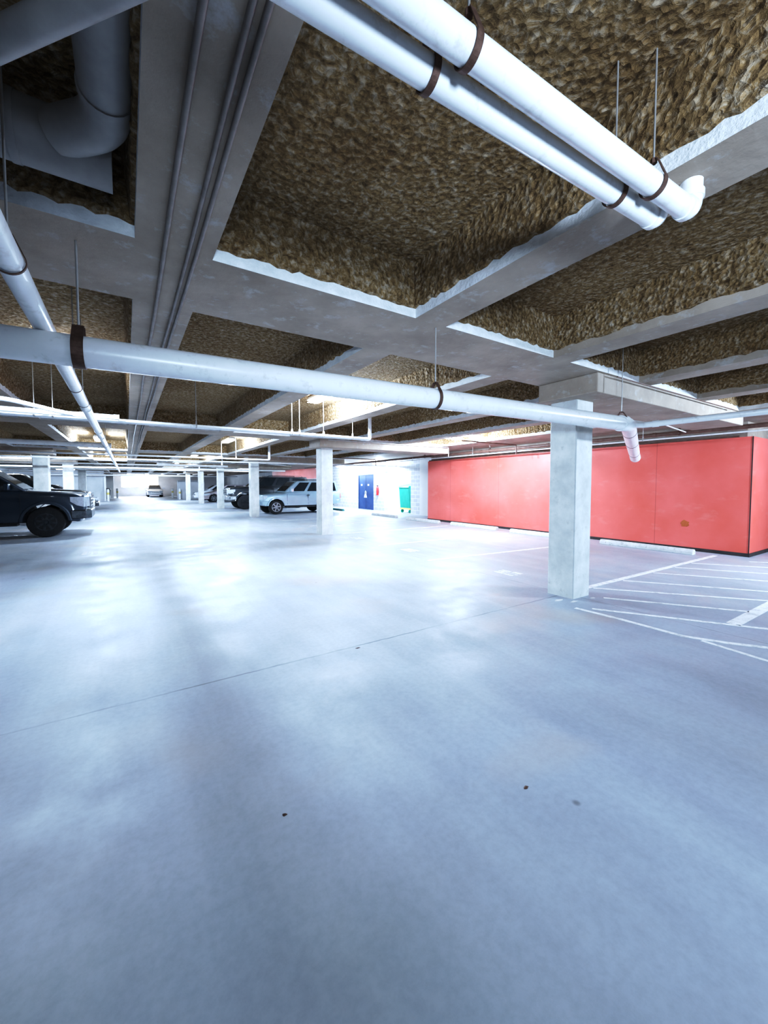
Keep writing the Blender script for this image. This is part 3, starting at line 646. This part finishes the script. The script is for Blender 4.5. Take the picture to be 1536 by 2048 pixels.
# ------------------------------------------------------------------ vehicles (nose at local x=0, tail at x=L, near side is y=-W/2)
def arch(cx, r, zb, n=12):
    a0 = math.asin(max(-1, min(1, (zb)/r))) if False else 0
    return cx, r
def outline(P):
    """closed side outline: along the top from nose to tail, back along the bottom with wheel arches"""
    top = P['top']; zb = P['sill']; pts = list(top)
    pts.append((P['L']-0.02, P['tail_z']))
    wc, ra, wx = P['wheel_r'], P['arch_r'], P['wheels']
    for cx in sorted(wx, reverse=True):
        h = zb-wc; a = math.asin(h/ra) if abs(h) < ra else 0
        n = 14
        if cx == wx[-1]: pts.append((P['L']-0.25, zb+0.03))
        for k in range(n+1):
            th = a + (PI-2*a)*k/n
            pts.append((cx + ra*math.cos(th), wc + ra*math.sin(th)))
    pts.append((P['nose_bottom'][0], P['nose_bottom'][1]))
    return pts
def make_vehicle(name, P, loc, label, rz=0, group=None):
    t = thing(name, loc, label, P.get('cat', 'car'), group, rz)
    W, Lh = P['W'], P['L']; hw = W/2
    out = outline(P); belt = P['belt']
    def yw(x, f):
        # plan taper at nose and tail
        k = 1.0
        if x < 0.9: k -= P.get('ntap', 0.13)*((0.9-x)/0.9)**2
        if x > Lh-0.6: k -= 0.07*((x-Lh+0.6)/0.6)**2
        return f*hw*k
    mb = MB(); fr = [-1, -0.975, -0.90, -0.55, 0, 0.55, 0.90, 0.975, 1]
    rings = []
    for f in fr:
        af = abs(f); ring = []
        for (x, z) in out:
            zz = z; xx = x
            if z > belt-0.25 and z > P['wheel_r']+P['arch_r']-0.02:
                drop = {1: 0.10, 0.975: 0.045, 0.90: 0.015}.get(af, 0)
                zz = z - drop*min(1, (z-(belt-0.25))/0.2)
            if x < 0.5: xx = x + {1: 0.16, 0.975: 0.09, 0.90: 0.04, 0.55: 0.012}.get(af, 0)*(1-x/0.5)
            if x > Lh-0.3: xx = x - {1: 0.06, 0.975: 0.03, 0.90: 0.01}.get(af, 0)
            y = yw(x, f)
            if af == 1 and z < 0.5: y *= 0.985
            ring.append(mb.bm.verts.new((xx, y, zz)))
        rings.append(ring)
    n = len(out)
    for a, b in zip(rings, rings[1:]):
        for i in range(n): mb.bm.faces.new([a[i], a[(i+1) % n], b[(i+1) % n], b[i]])
    mb.bm.faces.new(rings[0]); mb.bm.faces.new(rings[-1][::-1])
    mb.build('body', P['paint'], t, smooth=32)
    # underbody
    MB().box(0.35, Lh-0.35, -hw*0.72, hw*0.72, P['sill']-0.04, P['wheel_r']+0.30).build('underbody', M['black'], t)
    # cabin
    b0, b1, r0, r1, zr = P['cab']; zbt = belt-0.03
    wb, wt = hw*0.93, hw*P.get('roofw', 0.74)
    secs = [(b0, b1, wb, zbt), (b0+(r0-b0)*0.88, b1+(r1-b1)*0.88, wb+(wt-wb)*0.88, zbt+(zr-zbt)*0.88), (r0-0.02, r1+0.02, wt+0.0, zr-0.025), (r0+0.10, r1-0.10, wt-0.10, zr+0.0)]
    mb = MB(); rings = []
    for (xa, xb, w, z) in secs:
        c = 0.05
        rings.append([mb.bm.verts.new(p) for p in ((xa+c, -w, z), (xb-c, -w, z), (xb, -w+c*2, z), (xb, w-c*2, z), (xb-c, w, z), (xa+c, w, z), (xa, w-c*2, z), (xa, -w+c*2, z))])
    for a, b in zip(rings, rings[1:]):
        for i in range(8): mb.bm.faces.new([a[i], a[(i+1) % 8], b[(i+1) % 8], b[i]])
    mb.bm.faces.new(rings[0][::-1]); mb.bm.faces.new(rings[-1])
    mb.build('cabin', P.get('cabin_paint', P['paint']), t, smooth=32)
    # side windows: rows of panes given as fractions of the side at bottom / top
    h0, h1 = 0.10, 0.86
    def side_pt(u, v, s, off=0.012):
        xa = b0+(r0-b0)*v; xb = b1+(r1-b1)*v; w = wb+(wt-wb)*v; z = zbt+(zr-zbt)*v
        return Vector((xa+(xb-xa)*u, s*(w+off), z))
    for s_ in (-1, 1):
        for (u0, u1) in P['panes']:
            mb = MB(); vs = []
            span = (b1-b0)
            ins = 0.02
            c4 = [(u0+ins*.5, h0), (u1-ins*.5, h0), (u1-ins*.5, h1), (u0+ins*.5, h1)]
            out4 = [mb.bm.verts.new(side_pt(u, v, s_)) for u, v in c4]; in4 = [mb.bm.verts.new(side_pt(u, v, s_, -0.01)) for u, v in c4]
            mb.bm.faces.new(out4); mb.bm.faces.new(in4[::-1])
            for i in range(4): mb.bm.faces.new([out4[i], out4[(i+1) % 4], in4[(i+1) % 4], in4[i]])
            mb.build('side_window', M['glass'], t)
    for nm, xb_, xt_, sg in (('windshield', b0, r0, -1), ('rear_window', b1, r1, 1)):
        mb = MB(); pts = []
        for (v, wf) in ((0.10, 0.86), (0.90, 0.84)):
            x = xb_+(xt_-xb_)*v; w = (wb+(wt-wb)*v)*wf; z = zbt+(zr-zbt)*v
            pts.append((x, w, z))
        (xa, wa, za), (xc, wc_, zc) = pts
        o4 = [mb.bm.verts.new(p) for p in ((xa+sg*0.014, -wa, za), (xa+sg*0.014, wa, za), (xc+sg*0.014, wc_, zc), (xc+sg*0.014, -wc_, zc))]
        i4 = [mb.bm.verts.new(p) for p in ((xa-sg*0.012, -wa, za), (xa-sg*0.012, wa, za), (xc-sg*0.012, wc_, zc), (xc-sg*0.012, -wc_, zc))]
        mb.bm.faces.new(o4); mb.bm.faces.new(i4[::-1])
        for i in range(4): mb.bm.faces.new([o4[i], o4[(i+1) % 4], i4[(i+1) % 4], i4[i]])
        mb.build(nm, M['glass'], t)
    # wheels
    wr, ww = P['wheel_r'], P.get('ww', 0.24)
    for cx in P['wheels']:
        for s_ in (-1, 1):
            yo = s_*(hw-0.015); yi = s_*(hw-0.015-ww); ym = (yo+yi)/2
            w_ = MB().tube([(0, yi-ym, 0), (0, yi-ym+s_*0.02, 0), (0, yi-ym+s_*0.06, 0), (0, yo-ym-s_*0.06, 0), (0, yo-ym-s_*0.02, 0), (0, yo-ym, 0)], wr, 32, radii=[wr*0.80, wr*0.94, wr, wr, wr*0.94, wr*0.80]).build('wheel', M['tyre'], t, smooth=35)
            w_.location = (cx, ym, wr)
            rm = MB(); rr = wr*P.get('rimf', 0.64); y1 = s_*(ww/2+0.004)
            # rim barrel ring, spokes and hub
            nseg = 28
            for k in range(nseg):
                a, b = 2*PI*k/nseg, 2*PI*(k+1)/nseg
                q = [(rr, y1), (rr*0.88, y1), (rr*0.86, y1-s_*0.05)]
                for (ra, ya), (rb, yb) in zip(q, q[1:]):
                    rm.bm.faces.new([rm.bm.verts.new((ra*math.cos(a), ya, ra*math.sin(a))), rm.bm.verts.new((ra*math.cos(b), ya, ra*math.sin(b))), rm.bm.verts.new((rb*math.cos(b), yb, rb*math.sin(b))), rm.bm.verts.new((rb*math.cos(a), yb, rb*math.sin(a)))])
            ns = P.get('spokes', 6)
            for k in range(ns):
                a = 2*PI*k/ns + 0.2; ca, sa = math.cos(a), math.sin(a); wd = rr*0.13
                pts = [(rr*0.15*ca - wd*sa, rr*0.15*sa + wd*ca), (rr*0.9*ca - wd*.8*sa, rr*0.9*sa + wd*.8*ca), (rr*0.9*ca + wd*.8*sa, rr*0.9*sa - wd*.8*ca), (rr*0.15*ca + wd*sa, rr*0.15*sa - wd*ca)]
                rm.prism(pts, 'y', min(y1-s_*0.03, y1-s_*0.002), max(y1-s_*0.03, y1-s_*0.002))
            rm.tube([(0, y1-s_*0.03, 0), (0, y1+s_*0.012, 0)], rr*0.2, 12)
            rm.build('rim', P.get('rim', M['rim']), w_, smooth=35)
    # arch flares
    if P.get('flare'):
        for cx in P['wheels']:
            for s_ in (-1, 1):
                mb = MB(); prev = None; ra = P['arch_r']; a0 = math.asin((P['sill']-wr)/ra)
                for k in range(17):
                    th = a0 + (PI-2*a0)*k/16; c, q = math.cos(th), math.sin(th)
                    yb = yw(cx+ra*c, s_)
                    cur = [mb.bm.verts.new((cx+ra*0.985*c, yb-s_*0.06, wr+ra*0.985*q)), mb.bm.verts.new((cx+ra*0.985*c, yb+s_*0.028, wr+ra*0.985*q)), mb.bm.verts.new((cx+ra*1.09*c, yb+s_*0.024, wr+ra*1.09*q)), mb.bm.verts.new((cx+ra*1.15*c, yb-s_*0.012, wr+ra*1.15*q))]
                    if prev:
                        for i in range(3): mb.bm.faces.new([prev[i], prev[i+1], cur[i+1], cur[i]])
                    prev = cur
                mb.build('wheel_arch', P.get('flare_mat', P['paint']), t, smooth=40)
    # front: grille, headlamps, bumper
    gz0, gz1 = P['grille']; gx = P['gx']
    MB().prism([(gx-0.03, gz0), (gx+0.12, gz0), (gx+0.14, gz1), (gx-0.01, gz1)], 'y', -hw*0.52, hw*0.52).build('grille', M['black'], t, bevel=0.01)
    gg = MB()
    for k in range(3):
        z = gz0+(gz1-gz0)*(0.2+0.3*k); gg.box(gx-0.045, gx+0.02, -hw*0.5, hw*0.5, z-0.012, z+0.012)
    gg.box(gx-0.045, gx+0.02, -hw*0.54, -hw*0.50, gz0, gz1); gg.box(gx-0.045, gx+0.02, hw*0.50, hw*0.54, gz0, gz1)
    gg.build('grille_bars', P.get('grille_mat', M['chrome']), t)
    for s_ in (-1, 1):
        mb = MB(); h0_, h1_ = P['lamp']; ln = P.get('lampl', 0.28)
        ys = hw*0.56; yn = yw(0.10, 1)+0.004; ye = yw(0.22+ln*0.8, 1)+0.006
        xe = 0.20+ln; zt = h1_-0.015; q = (h1_-h0_)
        outer = [(gx-0.015, ys, h0_, h1_), (gx+0.10, yn, h0_-0.01, h1_), (xe*0.6, (yn+ye)/2+0.012, h0_+q*0.12, h1_+0.005), (xe, ye, h0_+q*0.55, h1_+0.01)]
        prev = None
        for (a, b_, z0_, z1_) in outer:
            ia = a+0.06
            cur = [mb.bm.verts.new(v) for v in ((a, s_*b_, z0_), (a, s_*b_, z1_), (ia, s_*(b_-0.10), z1_), (ia, s_*(b_-0.10), z0_))]
            if prev:
                for i in range(4): mb.bm.faces.new([prev[i], prev[(i+1) % 4], cur[(i+1) % 4], cur[i]])
            else: mb.bm.faces.new(cur)
            prev = cur
        mb.bm.faces.new(prev[::-1])
        mb.build('headlight', M['lamp_glass'], t)
    bz0, bz1 = P['bumper']; mb = MB()
    bp = [(-0.07, -hw*0.70), (-0.07, hw*0.70), (0.06, hw*0.90), (0.42, hw*0.985), (0.42, hw*0.90), (0.2, hw*0.7), (0.2, -hw*0.7), (0.42, -hw*0.90), (0.42, -hw*0.985), (0.06, -hw*0.90)]
    mb.prism(bp, 'z', bz0, bz1); mb.build('front_bumper', P.get('bumper_mat', P['paint']), t, bevel=0.03)
    rb = MB(); rb.prism([(Lh+0.05, -hw*0.75), (Lh+0.05, hw*0.75), (Lh-0.12, hw*0.95), (Lh-0.3, hw*0.97), (Lh-0.3, -hw*0.97), (Lh-0.12, -hw*0.95)], 'z', bz0+0.02, bz1); rb.build('rear_bumper', P.get('bumper_mat', P['paint']), t, bevel=0.03)
    for s_ in (-1, 1):
        MB().box(Lh-0.10, Lh+0.005, s_*hw*0.78 - 0.09, s_*hw*0.78 + 0.09, belt-0.38, belt-0.12).build('tail_light', M['tail'], t, bevel=0.01)
        # mirror, handles
        mx = b0+0.30
        mm = MB(); mm.box(mx, mx+0.10, s_*(hw+0.02) if s_ > 0 else -(hw+0.24), s_*(hw+0.24) if s_ > 0 else -(hw+0.02), belt+0.0, belt+0.17)
        mm.box(mx+0.02, mx+0.08, min(s_*(hw-0.12), s_*(hw+0.04)), max(s_*(hw-0.12), s_*(hw+0.04)), belt+0.0, belt+0.05)
        mm.build('mirror', P.get('mirror', P['paint']), t, bevel=0.015)
        for hx in P['handles']:
            MB().box(hx, hx+0.16, min(s_*(hw-0.01), s_*(hw+0.018)), max(s_*(hw-0.01), s_*(hw+0.018)), belt-0.20, belt-0.165).build('door_handle', P.get('handle_mat', M['black']), t)
        sm = MB()
        for sx in P['seams']:
            sm.box(sx-0.005, sx+0.005, min(s_*(hw-0.02), s_*(hw+0.0015)), max(s_*(hw-0.02), s_*(hw+0.0015)), P['sill']+0.05, belt-0.12)
        sm.build('door_seam', M['black'], t)
        if P.get('mould'):
            MB().box(P['wheels'][0]+P['arch_r']+0.02, P['wheels'][1]-P['arch_r']-0.02, min(s_*(hw-0.01), s_*(hw+0.012)), max(s_*(hw-0.01), s_*(hw+0.012)), P['mould']-0.035, P['mould']+0.035).build('side_moulding', P.get('mould_mat', M['black']), t)
        if P.get('step'):
            MB().box(P['wheels'][0]+P['arch_r']+0.08, P['wheels'][1]-P['arch_r']-0.08, min(s_*(hw-0.25), s_*(hw+0.05)), max(s_*(hw-0.25), s_*(hw+0.05)), P['sill']-0.10, P['sill']-0.04).build('running_board', M['black'], t, bevel=0.01)
        if P.get('rack'):
            MB().tube([(r0+0.35, s_*(wt-0.12), zr-0.01), (r0+0.42, s_*(wt-0.12), zr+0.06), (r1-0.35, s_*(wt-0.12), zr+0.06), (r1-0.28, s_*(wt-0.12), zr-0.01)], 0.014, 8).build('roof_rail', M['black'], t)
    return t
truck = dict(L=5.9, W=2.0, sill=0.46, wheel_r=0.44, arch_r=0.52, wheels=(0.98, 4.65), belt=1.36, tail_z=0.6,
    top=[(0.02, 0.80), (0.03, 1.12), (0.09, 1.21), (0.30, 1.27), (0.9, 1.31), (1.45, 1.345), (1.62, 1.36), (3.7, 1.37), (3.75, 1.34), (5.85, 1.36), (5.9, 1.30)],
    nose_bottom=(0.16, 0.42), cab=(1.40, 3.72, 2.25, 3.55, 1.96), panes=((0.04, 0.47), (0.53, 0.93)), paint=M['navy'], rim=M['rim_dark'], rimf=0.58, ww=0.28, flare=True, flare_mat=M['navy_satin'],
    grille=(0.80, 1.14), gx=0.0, lamp=(0.86, 1.14), lampl=0.22, bumper=(0.50, 0.76), bumper_mat=M['rim_dark'], handles=(2.45, 3.3), seams=(1.52, 2.62, 3.64), cat='pickup truck', ntap=0.10, step=True, spokes=8, handle_mat=M['chrome'], roofw=0.80)
make_vehicle('pickup_truck', truck, (-0.98, 15.75, 0), 'dark navy pickup truck parked nose out at the left edge', rz=PI)
suv = dict(L=4.45, W=1.75, sill=0.44, wheel_r=0.37, arch_r=0.43, wheels=(0.78, 3.42), belt=1.15, tail_z=0.55,
    top=[(0.03, 0.70), (0.03, 0.92), (0.10, 1.00), (0.40, 1.04), (1.20, 1.10), (1.32, 1.15), (4.38, 1.17), (4.44, 1.05)],
    nose_bottom=(0.18, 0.44), cab=(1.22, 4.36, 1.92, 4.20, 1.72), panes=((0.10, 0.34), (0.375, 0.66), (0.70, 0.95)), paint=M['silver_blue'], flare=True, flare_mat=M['silver_blue'],
    grille=(0.74, 0.95), gx=0.0, lamp=(0.75, 0.95), lampl=0.12, bumper=(0.48, 0.70), bumper_mat=M['silver_blue'], handles=(2.42, 3.2), seams=(1.36, 2.50, 3.30), mould=0.62, mould_mat=M['silver_blue'], step=True, rack=True, spokes=6, mirror=M['lamp_glass'], roofw=0.82, ntap=0.08)
make_vehicle('suv', suv, (5.60, 20.8, 0), 'silver blue SUV parked beside the second column')
jeep = dict(L=5.4, W=1.98, sill=0.52, wheel_r=0.46, arch_r=0.54, wheels=(0.95, 4.3), belt=1.42, tail_z=0.7,
    top=[(0.03, 0.90), (0.02, 1.20), (0.10, 1.32), (0.40, 1.38), (1.35, 1.42), (1.5, 1.43), (5.3, 1.44), (5.38, 1.3)],
    nose_bottom=(0.16, 0.55), cab=(1.35, 5.2, 2.05, 5.0, 2.03), panes=((0.06, 0.32), (0.36, 0.62), (0.66, 0.94)), paint=M['black_paint'], rim=M['rim_dark'], flare=True,
    grille=(0.92, 1.26), gx=0.0, lamp=(0.98, 1.22), lampl=0.15, bumper=(0.60, 0.84), bumper_mat=M['chrome'], handles=(2.6, 3.6), seams=(1.5, 2.7, 3.8), step=True, rack=True, roofw=0.82)
make_vehicle('suv', jeep, (5.15, 26.0, 0), 'tall black truck-like SUV behind the silver blue one')
hatch = dict(L=4.4, W=1.78, sill=0.30, wheel_r=0.34, arch_r=0.39, wheels=(0.85, 3.45), belt=0.98, tail_z=0.45,
    top=[(0.02, 0.55), (0.05, 0.70), (0.22, 0.80), (0.80, 0.92), (1.10, 0.97), (4.2, 1.04), (4.38, 0.98), (4.4, 0.75)],
    nose_bottom=(0.18, 0.26), cab=(0.98, 4.25, 1.95, 3.55, 1.52), panes=((0.12, 0.46), (0.50, 0.86)), paint=M['mauve'],
    grille=(0.42, 0.60), gx=0.02, lamp=(0.60, 0.76), lampl=0.35, bumper=(0.26, 0.50), handles=(2.3, 3.1), seams=(1.3, 2.4, 3.3), roofw=0.72)
make_vehicle('hatchback', hatch, (5.5, 37.9, 0), 'taupe hatchback parked between the two farther right columns')
h2 = dict(hatch); h2['paint'] = M['black_paint']; h2['grille_mat'] = M['chrome']
make_vehicle('hatchback', h2, (-1.45, 29.4, 0), 'black car with bright chrome nose beyond the navy pickup', rz=PI, group='dark cars parked beyond the navy pickup')
h3 = dict(truck); h3['paint'] = M['black_paint']; h3['bumper_mat'] = M['chrome']
make_vehicle('pickup_truck', h3, (-1.35, 22.6, 0), 'dark truck hidden behind the navy pickup, its chrome nose showing', rz=PI, group='dark cars parked beyond the navy pickup')
h4 = dict(hatch); h4['paint'] = M['pale_paint']
make_vehicle('hatchback', h4, (5.6, 43.4, 0), 'pale car behind the farther right columns')
make_vehicle('hatchback', h4, (-4.5, 38.6, 0), 'silver car glimpsed between the left-hand columns', rz=PI)
h5 = dict(hatch); h5['paint'] = M['pale_paint']
make_vehicle('hatchback', h5, (3.0, 57.0, 0), 'small pale car below the bright opening at the far end', rz=PI/2)

# ------------------------------------------------------------------ camera, world, view
cam = bpy.data.cameras.new('camera'); co = bpy.data.objects.new('camera', cam); C.objects.link(co)
fpx = 795.0
cam.sensor_fit = 'VERTICAL'; cam.sensor_height = 36; cam.lens = 36*fpx/2048
cam.shift_y = -(1024-1006)/2048
cam.clip_start = 0.02; cam.clip_end = 300
pitch = math.atan(36/fpx); yaw = math.atan(515/fpx*math.cos(pitch))
co.location = (0, 0, 1.5); co.rotation_euler = (PI/2-pitch, 0, -yaw)
bpy.context.scene.camera = co
w = bpy.data.worlds.new('world'); bpy.context.scene.world = w; w.use_nodes = True
w.node_tree.nodes['Background'].inputs[0].default_value = (0.5, 0.6, 0.75, 1); w.node_tree.nodes['Background'].inputs[1].default_value = 0.05
vs = bpy.context.scene.view_settings
vs.view_transform = 'Standard'; vs.look = 'None'; vs.exposure = 0.24; vs.gamma = 1.0
vs.use_curve_mapping = True
cmap = vs.curve_mapping
def setc(i, pts):
    c = cmap.curves[i]
    while len(c.points) > 2: c.points.remove(c.points[1])
    c.points[0].location = pts[0]; c.points[-1].location = pts[-1]
    for p in pts[1:-1]: c.points.new(*p)
setc(3, [(0, 0), (0.06, 0.035), (0.22, 0.22), (0.5, 0.60), (1, 1)])
cmap.update()
